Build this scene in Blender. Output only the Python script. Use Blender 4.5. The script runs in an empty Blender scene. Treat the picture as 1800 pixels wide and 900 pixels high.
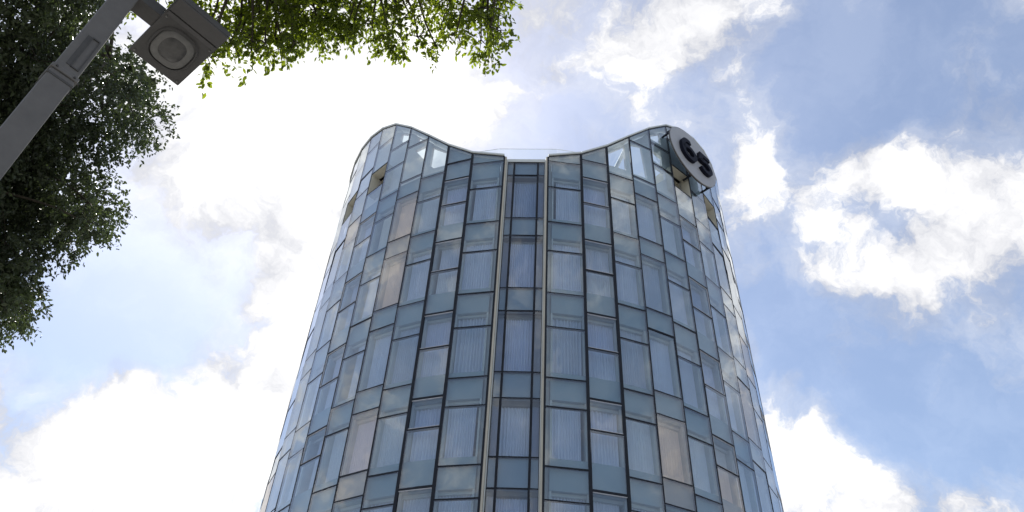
import bpy, bmesh, math, random
import numpy as np
from mathutils import Matrix, Vector
from mathutils.geometry import tessellate_polygon

scene = bpy.context.scene
COL = scene.collection
random.seed(7)
rng = np.random.default_rng(7)
CAMZ = 1.6

# ------------------------------------------------------------------ camera
PITCH, ROLL, FOCAL = 0.74753, 0.05598, 1372.26 / 1800 * 36
cam_data = bpy.data.cameras.new('camera')
cam = bpy.data.objects.new('camera', cam_data)
COL.objects.link(cam)
cam_data.sensor_width = 36
cam_data.lens = FOCAL
cam_data.clip_start = 0.05
cam_data.clip_end = 6000
_f = Vector((0, math.cos(PITCH), math.sin(PITCH)))
_u = Vector((0, -math.sin(PITCH), math.cos(PITCH)))
_r = Vector((1, 0, 0))
_r2 = math.cos(ROLL) * _r + math.sin(ROLL) * _u
_u2 = -math.sin(ROLL) * _r + math.cos(ROLL) * _u
cam.matrix_world = Matrix(((_r2.x, _u2.x, -_f.x, 0), (_r2.y, _u2.y, -_f.y, 0), (_r2.z, _u2.z, -_f.z, CAMZ), (0, 0, 0, 1)))
scene.camera = cam

# ------------------------------------------------------------------ exposure
scene.view_settings.view_transform = 'Standard'
scene.view_settings.look = 'None'
scene.view_settings.gamma = 1
scene.view_settings.exposure = 0.42
scene.view_settings.use_curve_mapping = False
scene.cycles.max_bounces = 10
scene.cycles.transparent_max_bounces = 24
scene.cycles.glossy_bounces = 3
scene.cycles.diffuse_bounces = 4

# ------------------------------------------------------------------ sun and sky
SUN_ELEV, SUN_AZ = math.radians(54), math.radians(-26)      # azimuth from +Y towards +X
sun_data = bpy.data.lights.new('sun', 'SUN')
sun_data.energy = 4.2
sun_data.angle = math.radians(0.5)
sun_data.color = (1.0, 0.95, 0.87)
sun = bpy.data.objects.new('sun', sun_data)
COL.objects.link(sun)
sun_dir = Vector((math.sin(SUN_AZ) * math.cos(SUN_ELEV), math.cos(SUN_AZ) * math.cos(SUN_ELEV), math.sin(SUN_ELEV)))
sun.location = sun_dir * 60
sun.rotation_euler = sun_dir.to_track_quat('Z', 'Y').to_euler()

# directions in the sky where cloud is thicker (+) or thinner (-): x, y, z, angular radius, weight
SKY_GUIDES = [(-0.328,0.575,0.749,0.152,0.40),(-0.207,0.557,0.804,0.129,0.45),(-0.138,0.600,0.788,0.070,0.35),(-0.062,0.561,0.825,0.056,0.30),(-0.386,0.635,0.669,0.064,0.15),(-0.241,0.706,0.665,0.077,0.45),(-0.302,0.652,0.695,0.081,0.35),(-0.205,0.639,0.741,0.083,0.40),(-0.112,0.555,0.824,0.097,0.30),(-0.497,0.775,0.390,0.102,0.40),(-0.354,0.847,0.395,0.135,0.45),(-0.296,0.821,0.488,0.088,0.45),(-0.261,0.767,0.586,0.076,0.35),(-0.408,0.801,0.438,0.083,0.30),(-0.229,0.813,0.535,0.083,0.40),(-0.455,0.707,0.541,0.081,-0.50),(-0.386,0.717,0.580,0.092,-0.42),(-0.493,0.729,0.476,0.054,-0.25),(-0.374,0.765,0.525,0.052,-0.10),(-0.012,0.571,0.821,0.031,-0.20),(0.033,0.595,0.803,0.028,-0.15),(0.105,0.606,0.789,0.064,-0.42),(0.014,0.630,0.777,0.032,-0.25),(0.191,0.560,0.806,0.041,-0.38),(0.118,0.527,0.841,0.083,0.36),(0.184,0.502,0.845,0.061,0.25),(-0.024,0.609,0.793,0.043,0.30),(0.041,0.517,0.855,0.076,0.22),(0.236,0.494,0.837,0.074,0.30),(0.151,0.569,0.808,0.035,0.10),(0.134,0.485,0.864,0.034,-0.15),(0.373,0.464,0.803,0.094,-0.42),(0.471,0.467,0.748,0.111,-0.42),(0.347,0.520,0.781,0.065,-0.40),(0.293,0.576,0.763,0.040,0.05),(0.268,0.641,0.719,0.061,0.42),(0.305,0.626,0.717,0.053,0.20),(0.309,0.695,0.649,0.059,-0.42),(0.350,0.583,0.733,0.039,-0.30),(0.246,0.570,0.784,0.034,-0.10),(0.436,0.620,0.653,0.084,0.30),(0.394,0.650,0.651,0.056,0.14),(0.485,0.640,0.596,0.063,0.28),(0.468,0.574,0.672,0.036,-0.14),(0.498,0.532,0.685,0.075,0.40),(0.532,0.569,0.627,0.067,0.32),(0.441,0.569,0.694,0.037,0.20),(0.423,0.560,0.712,0.031,0.25),(0.355,0.681,0.640,0.029,0.12),(0.463,0.505,0.728,0.036,-0.20),(0.381,0.746,0.547,0.084,-0.48),(0.467,0.739,0.486,0.076,-0.48),(0.327,0.735,0.594,0.058,-0.45),(0.542,0.686,0.486,0.061,-0.35),(0.414,0.776,0.476,0.034,-0.25),(0.340,0.808,0.482,0.065,0.48),(0.384,0.819,0.426,0.066,0.40),(0.435,0.814,0.386,0.057,0.36),(0.489,0.784,0.382,0.035,0.30),(0.521,0.742,0.422,0.040,-0.35),(0.548,0.708,0.445,0.040,-0.20)]

world = bpy.data.worlds.new('World')
scene.world = world
world.use_nodes = True
wn, wl = world.node_tree.nodes, world.node_tree.links
wn.clear()


def W(kind, **kw):
    n = wn.new(kind)
    for k, v in kw.items():
        setattr(n, k, v)
    return n


def wmath(op, a, b=None, c=None, clamp=False):
    n = W('ShaderNodeMath', operation=op, use_clamp=clamp)
    for i, v in enumerate((a, b, c)):
        if v is None:
            continue
        if isinstance(v, (int, float)):
            n.inputs[i].default_value = v
        else:
            wl.new(v, n.inputs[i])
    return n.outputs[0]


def wstep(v, lo, hi):
    n = W('ShaderNodeMapRange', interpolation_type='SMOOTHSTEP')
    wl.new(v, n.inputs['Value'])
    n.inputs['From Min'].default_value = lo
    n.inputs['From Max'].default_value = hi
    return n.outputs[0]


def wnoise(vec, scale, detail, rough, lac=2.1, off=(0, 0, 0), col=False):
    m = W('ShaderNodeMapping')
    m.inputs['Location'].default_value = off
    wl.new(vec, m.inputs['Vector'])
    n = W('ShaderNodeTexNoise')
    n.inputs['Scale'].default_value = scale
    n.inputs['Detail'].default_value = detail
    n.inputs['Roughness'].default_value = rough
    n.inputs['Lacunarity'].default_value = lac
    wl.new(m.outputs[0], n.inputs['Vector'])
    return n.outputs['Color' if col else 'Fac']


tc = W('ShaderNodeTexCoord')
direction = tc.outputs['Generated']
warp_n = wnoise(direction, 7.0, 5, 0.6, off=(3.1, 0.4, 1.7), col=True)
warp = W('ShaderNodeVectorMath', operation='MULTIPLY_ADD')
wl.new(warp_n, warp.inputs[0])
warp.inputs[1].default_value = (0.12, 0.12, 0.12)
wl.new(direction, warp.inputs[2])
warp2 = W('ShaderNodeVectorMath', operation='SUBTRACT')
wl.new(warp.outputs[0], warp2.inputs[0])
warp2.inputs[1].default_value = (0.06, 0.06, 0.06)
wdir = W('ShaderNodeVectorMath', operation='NORMALIZE')
wl.new(warp2.outputs[0], wdir.inputs[0])
guide = None
for gx, gy, gz, gr, gw in SKY_GUIDES:
    dot = W('ShaderNodeVectorMath', operation='DOT_PRODUCT')
    wl.new(wdir.outputs[0], dot.inputs[0])
    dot.inputs[1].default_value = (gx, gy, gz)
    mr = W('ShaderNodeMapRange', interpolation_type='SMOOTHSTEP')
    wl.new(dot.outputs['Value'], mr.inputs['Value'])
    mr.inputs['From Min'].default_value = math.cos(gr * 1.35)
    mr.inputs['From Max'].default_value = math.cos(gr * 0.25)
    mr.inputs['To Max'].default_value = gw
    guide = mr.outputs[0] if guide is None else wmath('ADD', guide, mr.outputs[0])
big = wnoise(direction, 4.2, 6, 0.55, off=(0.7, 2.2, 0.3))
fine = wnoise(wdir.outputs[0], 11.0, 12, 0.64, off=(5.0, 1.0, 2.0))
den = wmath('ADD', wmath('MULTIPLY_ADD', wmath('SUBTRACT', big, 0.5), 0.9, guide), wmath('MULTIPLY_ADD', wmath('SUBTRACT', fine, 0.5), 2.9, 0.53))
mask = wstep(den, 0.34, 1.04)
veil = wmath('MULTIPLY_ADD', wstep(den, 0.0, 0.8), 0.30, 0.17)
cover = wmath('MAXIMUM', mask, veil)
shade_n = wnoise(wdir.outputs[0], 8.5, 8, 0.58, off=(1.0, 7.0, 2.0))
shade = wstep(shade_n, 0.36, 0.64)
thick = wstep(den, 0.55, 1.45)
bright = wmath('ADD', wmath('MULTIPLY_ADD', shade, 0.55, 0.02), wmath('MULTIPLY', thick, 0.55))
cloud = W('ShaderNodeMix', data_type='RGBA')
cloud.inputs[6].default_value = (0.42, 0.435, 0.49, 1)
cloud.inputs[7].default_value = (0.98, 0.97, 0.96, 1)
wl.new(bright, cloud.inputs[0])
sky = W('ShaderNodeTexSky', sky_type='NISHITA', sun_disc=False)
sky.sun_elevation = SUN_ELEV
sky.sun_rotation = SUN_AZ
sky.altitude = 0
sky.air_density = 1.0
sky.dust_density = 0.7
sky.ozone_density = 1.6
bg_sky = W('ShaderNodeBackground')
bg_sky.inputs['Strength'].default_value = 0.13
wl.new(sky.outputs[0], bg_sky.inputs['Color'])
bg_cloud = W('ShaderNodeBackground')
bg_cloud.inputs['Strength'].default_value = 1.0
wl.new(cloud.outputs[2], bg_cloud.inputs['Color'])
mixs = W('ShaderNodeMixShader')
wl.new(cover, mixs.inputs[0])
wl.new(bg_sky.outputs[0], mixs.inputs[1])
wl.new(bg_cloud.outputs[0], mixs.inputs[2])
wout = W('ShaderNodeOutputWorld')
wl.new(mixs.outputs[0], wout.inputs['Surface'])

# ------------------------------------------------------------------ helpers


def tag(o, label=None, cat=None, group=None, kind=None):
    for k, v in (('label', label), ('category', cat), ('group', group), ('kind', kind)):
        if v:
            o[k] = v
    return o


def empty(name, loc=(0, 0, 0)):
    o = bpy.data.objects.new(name, None)
    COL.objects.link(o)
    o.location = loc
    o.empty_display_size = 0.3
    bpy.context.view_layer.update()
    return o


def link(name, me, parent=None):
    o = bpy.data.objects.new(name, me)
    COL.objects.link(o)
    if parent is not None:
        o.parent = parent
        o.matrix_parent_inverse = Matrix.Translation(-world_loc(parent))
    return o


def world_loc(o):
    # meshes are built in world coordinates, so only an Empty shifts its children
    return o.location.copy() if o.type == 'EMPTY' else Vector((0, 0, 0))


class MB:
    """collects vertices and faces of ONE mesh"""

    def __init__(self):
        self.v, self.f = [], []

    def add(self, vs, fs):
        n = len(self.v)
        self.v += [tuple(p) for p in vs]
        self.f += [tuple(i + n for i in f) for f in fs]

    def hexa(self, p):
        self.add(p, [(0, 3, 2, 1), (4, 5, 6, 7), (0, 1, 5, 4), (1, 2, 6, 5), (2, 3, 7, 6), (3, 0, 4, 7)])

    def obox(self, c, ax, ay, az, hx, hy, hz):
        c, ax, ay, az = Vector(c), Vector(ax) * hx, Vector(ay) * hy, Vector(az) * hz
        self.hexa([c - ax - ay - az, c + ax - ay - az, c + ax + ay - az, c - ax + ay - az,
                   c - ax - ay + az, c + ax - ay + az, c + ax + ay + az, c - ax + ay + az])

    def tube(self, pts, rads, n=8, cap=True):
        pts = [Vector(p) for p in pts]
        rings = []
        ref = Vector((0.31, 0.17, 0.93))
        for i, p in enumerate(pts):
            d = (pts[min(i + 1, len(pts) - 1)] - pts[max(i - 1, 0)]).normalized()
            a = d.cross(ref)
            if a.length < 0.05:
                a = d.cross(Vector((1, 0, 0)))
            a.normalize()
            b = d.cross(a)
            base = len(self.v)
            for k in range(n):
                t = 2 * math.pi * k / n
                self.v.append(tuple(p + (a * math.cos(t) + b * math.sin(t)) * rads[i]))
            rings.append(base)
        for r0, r1 in zip(rings, rings[1:]):
            for k in range(n):
                self.f.append((r0 + k, r0 + (k + 1) % n, r1 + (k + 1) % n, r1 + k))
        if cap:
            self.f.append(tuple(rings[0] + k for k in reversed(range(n))))
            self.f.append(tuple(rings[-1] + k for k in range(n)))

    def mesh(self, name, mat, smooth=False):
        me = bpy.data.meshes.new(name)
        me.from_pydata(self.v, [], self.f)
        me.materials.append(mat)
        if smooth:
            me.polygons.foreach_set('use_smooth', [True] * len(me.polygons))
        me.update()
        return me

    def build(self, name, mat, parent=None, smooth=False, bevel=0):
        me = self.mesh(name, mat, smooth)
        bm = bmesh.new()
        bm.from_mesh(me)
        bmesh.ops.recalc_face_normals(bm, faces=bm.faces)
        if bevel:
            bmesh.ops.bevel(bm, geom=bm.edges, offset=bevel, segments=2, profile=0.6, affect='EDGES')
        bm.to_mesh(me)
        bm.free()
        return link(name, me, parent)


# ------------------------------------------------------------------ materials
def mat(name, base, rough=0.6, metal=0.0, noise=0.0, scale=6.0, bump=0.0, spec=0.5, coord='Object'):
    m = bpy.data.materials.new(name)
    m.use_nodes = True
    n, l = m.node_tree.nodes, m.node_tree.links
    b = n['Principled BSDF']
    b.inputs['Base Color'].default_value = (*base, 1)
    b.inputs['Roughness'].default_value = rough
    b.inputs['Metallic'].default_value = metal
    b.inputs['Specular IOR Level'].default_value = spec
    if noise or bump:
        t = n.new('ShaderNodeTexCoord')
        x = n.new('ShaderNodeTexNoise')
        x.inputs['Scale'].default_value = scale
        x.inputs['Detail'].default_value = 7
        x.inputs['Roughness'].default_value = 0.65
        l.new(t.outputs[coord], x.inputs['Vector'])
        if noise:
            mr = n.new('ShaderNodeMapRange')
            mr.inputs['From Min'].default_value = 0.3
            mr.inputs['From Max'].default_value = 0.7
            mr.inputs['To Min'].default_value = 1 - noise
            mr.inputs['To Max'].default_value = 1 + noise
            l.new(x.outputs['Fac'], mr.inputs['Value'])
            v = n.new('ShaderNodeVectorMath')
            v.operation = 'SCALE'
            v.inputs[0].default_value = base
            l.new(mr.outputs[0], v.inputs['Scale'])
            l.new(v.outputs[0], b.inputs['Base Color'])
        if bump:
            bp = n.new('ShaderNodeBump')
            bp.inputs['Strength'].default_value = bump
            bp.inputs['Distance'].default_value = 0.02
            l.new(x.outputs['Fac'], bp.inputs['Height'])
            l.new(bp.outputs[0], b.inputs['Normal'])
    return m


def glass_mat(name, tint, base_refl, gain, rough=0.0, ripple=0.0, sheen=(0.93, 0.97, 1.0)):
    m = bpy.data.materials.new(name)
    m.use_nodes = True
    n, l = m.node_tree.nodes, m.node_tree.links
    n.clear()
    out = n.new('ShaderNodeOutputMaterial')
    tr = n.new('ShaderNodeBsdfTransparent')
    tr.inputs['Color'].default_value = (*tint, 1)
    gl = n.new('ShaderNodeBsdfGlossy')
    gl.inputs['Roughness'].default_value = rough
    gl.inputs['Color'].default_value = (*sheen, 1)
    fr = n.new('ShaderNodeLayerWeight')          # Schlick reflectance on the outer face
    fr.inputs['Blend'].default_value = 0.5
    pw = n.new('ShaderNodeMath')
    pw.operation = 'POWER'
    pw.inputs[1].default_value = gain
    l.new(fr.outputs['Facing'], pw.inputs[0])
    ma = n.new('ShaderNodeMath')
    ma.operation = 'MULTIPLY_ADD'
    ma.use_clamp = True
    ma.inputs[1].default_value = 1 - base_refl
    ma.inputs[2].default_value = base_refl
    l.new(pw.outputs[0], ma.inputs[0])
    ge = n.new('ShaderNodeNewGeometry')
    fb = n.new('ShaderNodeMath')
    fb.operation = 'SUBTRACT'
    fb.inputs[0].default_value = 1
    l.new(ge.outputs['Backfacing'], fb.inputs[1])
    fm = n.new('ShaderNodeMath')
    fm.operation = 'MULTIPLY'
    l.new(ma.outputs[0], fm.inputs[0])
    l.new(fb.outputs[0], fm.inputs[1])
    mx = n.new('ShaderNodeMixShader')
    l.new(fm.outputs[0], mx.inputs[0])
    l.new(tr.outputs[0], mx.inputs[1])
    l.new(gl.outputs[0], mx.inputs[2])
    l.new(mx.outputs[0], out.inputs['Surface'])
    if ripple:
        t = n.new('ShaderNodeTexCoord')
        x = n.new('ShaderNodeTexNoise')
        x.inputs['Scale'].default_value = 0.9
        x.inputs['Detail'].default_value = 1
        l.new(t.outputs['Object'], x.inputs['Vector'])
        bp = n.new('ShaderNodeBump')
        bp.inputs['Strength'].default_value = ripple
        bp.inputs['Distance'].default_value = 0.05
        l.new(x.outputs['Fac'], bp.inputs['Height'])
        l.new(bp.outputs[0], gl.inputs['Normal'])
    return m


def leaf_mat(name, c0, c1, trans, tmix):
    m = bpy.data.materials.new(name)
    m.use_nodes = True
    n, l = m.node_tree.nodes, m.node_tree.links
    n.clear()
    out = n.new('ShaderNodeOutputMaterial')
    at = n.new('ShaderNodeAttribute')
    at.attribute_name = 'tone'
    mx = n.new('ShaderNodeMix')
    mx.data_type = 'RGBA'
    mx.inputs[6].default_value = (*c0, 1)
    mx.inputs[7].default_value = (*c1, 1)
    l.new(at.outputs['Fac'], mx.inputs[0])
    b = n.new('ShaderNodeBsdfPrincipled')
    b.inputs['Roughness'].default_value = 0.42
    b.inputs['Specular IOR Level'].default_value = 0.35
    l.new(mx.outputs[2], b.inputs['Base Color'])
    tl = n.new('ShaderNodeBsdfTranslucent')
    tm = n.new('ShaderNodeMix')
    tm.data_type = 'RGBA'
    tm.blend_type = 'MULTIPLY'
    tm.inputs[0].default_value = 1
    tm.inputs[7].default_value = (*trans, 1)
    l.new(mx.outputs[2], tm.inputs[6])
    l.new(tm.outputs[2], tl.inputs['Color'])
    ms = n.new('ShaderNodeMixShader')
    ms.inputs[0].default_value = tmix
    l.new(b.outputs[0], ms.inputs[1])
    l.new(tl.outputs[0], ms.inputs[2])
    l.new(ms.outputs[0], out.inputs['Surface'])
    return m


M = {
    'glass': glass_mat('facade_glass', (0.84, 0.90, 0.925), 0.165, 3.1, 0.0, 0.05),
    'glass_warm': glass_mat('warm_facade_glass', (0.94, 0.92, 0.90), 0.20, 3.2, 0.0, 0.06, (1.0, 0.965, 0.93)),
    'slot_glass': glass_mat('slot_glass', (0.80, 0.86, 0.91), 0.14, 3.8, 0.0, 0.05),
    'rail_glass': glass_mat('rail_glass', (0.96, 0.98, 0.98), 0.07, 4.5),
    'mullion': mat('dark_mullion', (0.014, 0.017, 0.024), 0.6, 0.0, 0.2, 3.0, spec=0.2),
    'winframe': mat('pale_window_frame', (0.52, 0.53, 0.57), 0.45, 0.0, 0.08, 5.0),
    'spandrel': mat('grey_spandrel', (0.28, 0.345, 0.385), 0.6, 0.0, 0.06, 1.2),
    'pier': mat('pale_inner_wall', (0.50, 0.52, 0.52), 0.7, 0.0, 0.06, 2.0),
    'screen': mat('light_grey_screen', (0.78, 0.74, 0.72), 0.7, 0.0, 0.05, 1.5),
    'steel_white': mat('white_steel', (0.66, 0.67, 0.68), 0.45, 0.0, 0.05, 3.0),
    'beige': mat('beige_render', (0.56, 0.54, 0.46), 0.8, 0.0, 0.08, 3.0),
    'fin': mat('beige_metal_fin', (0.46, 0.43, 0.36), 0.5, 0.0, 0.1, 1.4),
    'coping': mat('pale_coping', (0.60, 0.63, 0.62), 0.4, 0.0, 0.06, 2.0),
    'curtain': mat('sky_tinted_curtain', (0.72, 0.74, 0.86), 0.9, 0.0, 0.05, 2.0),  # blue tint of the skylight mixed into the cloth colour, next two as well
    'curtain_grey': mat('grey_curtain', (0.58, 0.61, 0.72), 0.9, 0.0, 0.05, 2.0),
    'curtain_light': mat('light_curtain', (0.80, 0.80, 0.86), 0.9, 0.0, 0.05, 2.0),
    'curtain_warm': mat('cream_curtain', (0.80, 0.755, 0.71), 0.9, 0.0, 0.05, 2.0),
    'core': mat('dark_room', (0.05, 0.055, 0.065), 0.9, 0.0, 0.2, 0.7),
    'slab': mat('concrete', (0.38, 0.38, 0.37), 0.85, 0.0, 0.12, 1.0),
    'sign_disc': mat('silver_sign_metal', (0.33, 0.34, 0.365), 0.5, 0.0, 0.05, 2.0),
    'digit': mat('navy_black_letter', (0.008, 0.010, 0.02), 0.6, spec=0.1),
    'digit_edge': mat('dull_letter_edge', (0.10, 0.085, 0.08), 0.5),
    'pole': mat('grey_painted_pole', (0.128, 0.121, 0.114), 0.6, 0.0, 0.12, 7.0, 0.05),
    'lamp': mat('dark_grey_lamp', (0.066, 0.063, 0.060), 0.6, 0.0, 0.15, 9.0, 0.06),
    'lamp_lid': mat('grey_lamp_lid', (0.075, 0.072, 0.07), 0.55, 0.0, 0.1, 9.0),
    'ring': mat('lens_ring', (0.15, 0.147, 0.138), 0.5, 0.0, 0.18, 14.0),
    'lens': mat('dusty_lens', (0.065, 0.063, 0.06), 0.4, 0.0, 0.35, 16.0),
    'bark': mat('grey_bark', (0.10, 0.085, 0.07), 0.9, 0.0, 0.35, 9.0, 0.5),
    'twig': mat('dark_twig', (0.06, 0.05, 0.035), 0.9, 0.0, 0.3, 9.0),
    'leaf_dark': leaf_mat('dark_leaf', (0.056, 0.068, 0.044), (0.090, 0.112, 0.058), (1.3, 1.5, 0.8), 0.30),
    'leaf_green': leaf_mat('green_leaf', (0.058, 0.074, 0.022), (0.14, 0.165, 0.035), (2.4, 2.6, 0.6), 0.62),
    'paving': mat('plaza_paving', (0.30, 0.29, 0.27), 0.85, 0.0, 0.18, 0.8, 0.1),
    'kerb': mat('kerb_stone', (0.36, 0.35, 0.34), 0.85, 0.0, 0.12, 3.0),
    'asphalt': mat('asphalt', (0.05, 0.05, 0.052), 0.9, 0.0, 0.2, 5.0, 0.2),
}

# ------------------------------------------------------------------ ground
g = MB()
g.add([(-900, -900, 0), (900, -900, 0), (900, 900, 0), (-900, 900, 0)], [(0, 1, 2, 3)])
tag(g.build('ground', M['paving']), kind='structure')
g = MB()
g.add([(-900, -14, 0.004), (900, -14, 0.004), (900, -4.5, 0.004), (-900, -4.5, 0.004)], [(0, 1, 2, 3)])
tag(g.build('road', M['asphalt']), kind='structure')
g = MB()
g.obox((0, -4.4, 0.06), (1, 0, 0), (0, 1, 0), (0, 0, 1), 900, 0.1, 0.06)
tag(g.build('kerb', M['kerb']), kind='structure')

# ------------------------------------------------------------------ tower: round plan, faceted glass skin
RAD = 10.0
CX, CY = 0.9893, 30.1577
NCOL = 12
DTH, W1 = 0.1128, 0.13375
B_R = [0.0238, 0.0238 + W1] + [0.0238 + W1 + DTH * i for i in range(1, NCOL)]
B_L = [-0.1522, -0.1522 - W1] + [-0.1522 - W1 - DTH * i for i in range(1, NCOL)]
ZTOP = [24.27, 24.68, 25.54, 26.74, 27.98, 29.05, 29.68, 30.08, 30.30, 30.42, 30.45, 30.35, 30.1]


def P(th, z, off=0.0):
    r = RAD + off
    return Vector((CX + r * math.sin(th), CY - r * math.cos(th), z + CAMZ))


tower = empty('round_tower', (CX, CY, 0))
tag(tower, 'round glass tower with wavy roofline, staggered panes and a central recessed strip', 'building')


class Facet:
    """one flat column of the skin between two mullions; u runs along the wall 0..1, d is depth inwards"""

    def __init__(self, th0, th1):
        if th0 > th1:
            self.flip = True
            th0, th1 = th1, th0
        else:
            self.flip = False
        self.a, self.b = P(th0, 0), P(th1, 0)
        self.t = (self.b - self.a)
        self.w = self.t.length
        self.t.normalize()
        self.n = Vector((self.t.y, -self.t.x, 0))

    def pt(self, u, z, d=0.0):
        """u measured from the mullion nearer the central strip"""
        s = (1 - u if self.flip else u) * self.w
        p = self.a + self.t * s - self.n * d
        p.z = z + CAMZ
        return p

    def slab(self, mb, u0, u1, zb0, zb1, zt0, zt1, d0, d1):
        """box with sloping top and bottom: z at u0 and at u1"""
        p = [self.pt(u0, zb0, d0), self.pt(u1, zb1, d0), self.pt(u1, zb1, d1), self.pt(u0, zb0, d1),
             self.pt(u0, zt0, d0), self.pt(u1, zt1, d0), self.pt(u1, zt1, d1), self.pt(u0, zt0, d1)]
        mb.hexa(p)

    def box(self, mb, u0, u1, z0, z1, d0, d1):
        self.slab(mb, u0, u1, z0, z0, z1, z1, d0, d1)


A_L = [22.45, 20.54, 19.08, 17.12, 15.67, 13.69, 12.65, 10.69, 9.68, 7.70, 6.70, 4.70]
B_LN = [21.80, 19.85, 18.36, 16.44, 14.98, 13.09, 12.00, 10.10, 9.00, 7.10, 6.00, 4.20]
C_L = [20.75, 19.85, 17.32, 16.42, 13.93, 13.08, 10.93, 10.12, 7.95, 7.10, 4.95]
LINES = {1: [23.96] + A_L, 2: [24.31, 23.26] + B_LN, 3: [23.87] + A_L, 4: [26.50, 24.22, 23.18] + C_L,
         5: [27.08, 25.66, 23.80] + A_L, 6: [28.13, 26.35, 24.95, 23.18] + B_LN, 7: [28.72, 26.87, 25.52, 23.80] + A_L,
         8: [28.20, 26.25, 24.80, 23.18] + C_L, 9: [28.80, 27.00, 25.60, 23.80] + A_L,
         10: [28.20, 26.35, 24.95, 23.18] + B_LN, 11: [28.72, 26.87, 25.52, 23.80] + A_L, 12: [28.20, 26.25, 24.22, 23.18] + C_L}
WINDOW_TOPS = (23.26, 23.18, 19.85, 16.44, 13.09, 10.10, 7.10)
VISION = [(20.82, 23.14), (17.42, 19.82), (13.97, 16.36), (11.02, 12.98), (8.06, 10.03), (5.05, 7.03)]
ZBASE = 4.2
GAP = 0.024
ROOF = 24.05

# curtains: pleated sheets that share a few meshes
def curtain_mesh(k, w, h, full):
    r = random.Random(k)
    n = 72
    mb = MB()
    ph, fq = r.random() * 6, 8 + 4 * r.random()
    w0 = w * (0 if full else r.choice((0.0, 0.0, 0.0, 0.12, 0.3)))
    w1 = w * (1 if full else r.choice((1.0, 1.0, 0.90)))
    for i in range(n + 1):
        s = i / n
        x = w0 + (w1 - w0) * s
        a = 0.050 * math.sin(s * fq * 6.283 + ph + 1.6 * math.sin(s * 7 + ph)) + 0.008 * math.sin(s * fq * 2.3 * 6.283 + 2 * ph)
        mb.v.append((x, a * 0.7, h))
        mb.v.append((x + 0.012 * math.sin(ph + s * 9), a * 1.25 + 0.01 * math.sin(s * 5 + ph), 0))
    for i in range(n):
        mb.f.append((2 * i, 2 * i + 1, 2 * i + 3, 2 * i + 2))
    return mb


CURT = {}


def hang_curtain(facet, u0, u1, z0, z1, d, seed, warm=False, full=False):
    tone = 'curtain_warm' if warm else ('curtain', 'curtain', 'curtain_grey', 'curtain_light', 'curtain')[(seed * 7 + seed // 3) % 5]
    key = (round((u1 - u0) * facet.w, 2), round(z1 - z0, 2), seed % 9, tone, full)
    if key not in CURT:
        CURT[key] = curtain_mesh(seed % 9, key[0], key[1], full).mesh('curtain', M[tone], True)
    o = link('curtain', CURT[key], tower)
    a, b = facet.pt(u0, z0, d), facet.pt(u1, z0, d)
    if facet.flip:
        a, b = b, a
    t = (b - a).normalized()
    o.matrix_parent_inverse = Matrix.Identity(4)
    base = a - Vector((CX, CY, 0))
    o.matrix_local = Matrix(((t.x, -t.y, 0, base.x), (t.y, t.x, 0, base.y), (0, 0, 1, base.z), (0, 0, 0, 1)))
    return o


def flat_wall_with_holes(facet, outline, holes, d0, d1, mb):
    """outline and holes in (u, z); a wall of thickness d1-d0 with cut openings"""
    loops = [[Vector((u * facet.w, z, 0)) for u, z in lp] for lp in [outline] + holes]
    tris = tessellate_polygon(loops)
    flat = [p for lp in [outline] + holes for p in lp]
    n = len(flat)
    vs = [facet.pt(u, z, d0) for u, z in flat] + [facet.pt(u, z, d1) for u, z in flat]
    fs = [tuple(t) for t in tris] + [tuple(i + n for i in reversed(t)) for t in tris]
    k = 0
    for lp in [outline] + holes:
        m = len(lp)
        for i in range(m):
            a, b = k + i, k + (i + 1) % m
            fs.append((a, b, b + n, a + n))
        k += m
    mb.add(vs, fs)


def pane(facet, u0, u1, zb, zt0, zt1, material, parent, name='glass_pane', d=0.0):
    """a thin glass plate, slightly out of true like real panes"""
    mb = MB()
    gu = GAP / facet.w
    j = [random.gauss(0, 0.0040) for _ in range(3)]
    z0, za, zb2 = zb + GAP, zt0 - GAP, zt1 - GAP
    def q(u, z, dd, jj):
        return facet.pt(u, z, d + dd + jj)
    tl = j[0] * facet.w * 1.2
    tz = j[1] * max(zt0 - zb, 0.5) * 1.2
    p = [q(u0 + gu, z0, 0.0, 0), q(u1 - gu, z0, 0.0, tl), q(u1 - gu, z0, 0.012, tl), q(u0 + gu, z0, 0.012, 0),
         q(u0 + gu, za, 0.0, tz), q(u1 - gu, zb2, 0.0, tl + tz), q(u1 - gu, zb2, 0.012, tl + tz), q(u0 + gu, za, 0.012, tz)]
    mb.hexa(p)
    return mb.build(name, material, parent)


HOLES = {
    ('L', 3): [[(0.97, 26.36), (0.25, 25.70), (0.23, 24.81), (0.76, 24.86), (0.97, 25.15)]],
    ('L', 4): [[(0.87, 26.69), (0.29, 26.72), (0.25, 25.65), (0.43, 25.89)], [(0.83, 27.56), (0.5, 27.24), (0.8, 27.23)]],
    ('L', 5): [[(0.96, 28.72), (0.34, 28.24), (0.33, 27.8), (0.8, 27.94), (0.97, 28.30)]],
    ('R', 3): [[(0.21, 25.78), (0.97, 26.52), (0.97, 24.90), (0.56, 24.91), (0.19, 24.87)]],
    ('R', 4): [[(0.30, 26.84), (0.81, 27.05), (0.94, 24.98), (0.31, 24.91)]],
    ('R', 5): [[(0.42, 28.45), (0.96, 28.80), (0.96, 27.97), (0.41, 28.01)], [(0.43, 27.19), (0.90, 27.07), (0.85, 26.45), (0.40, 26.50)],
               [(0.44, 26.14), (0.96, 26.08), (0.96, 25.68), (0.41, 24.96)]],
}
RECESS = {6: (24.95, 26.35), 8: (24.80, 26.25)}
WARM = {('L', 4, 0), ('L', 4, 1), ('R', 4, 3), ('R', 6, 3), ('L', 5, 0), ('L', 9, 3)}
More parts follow.
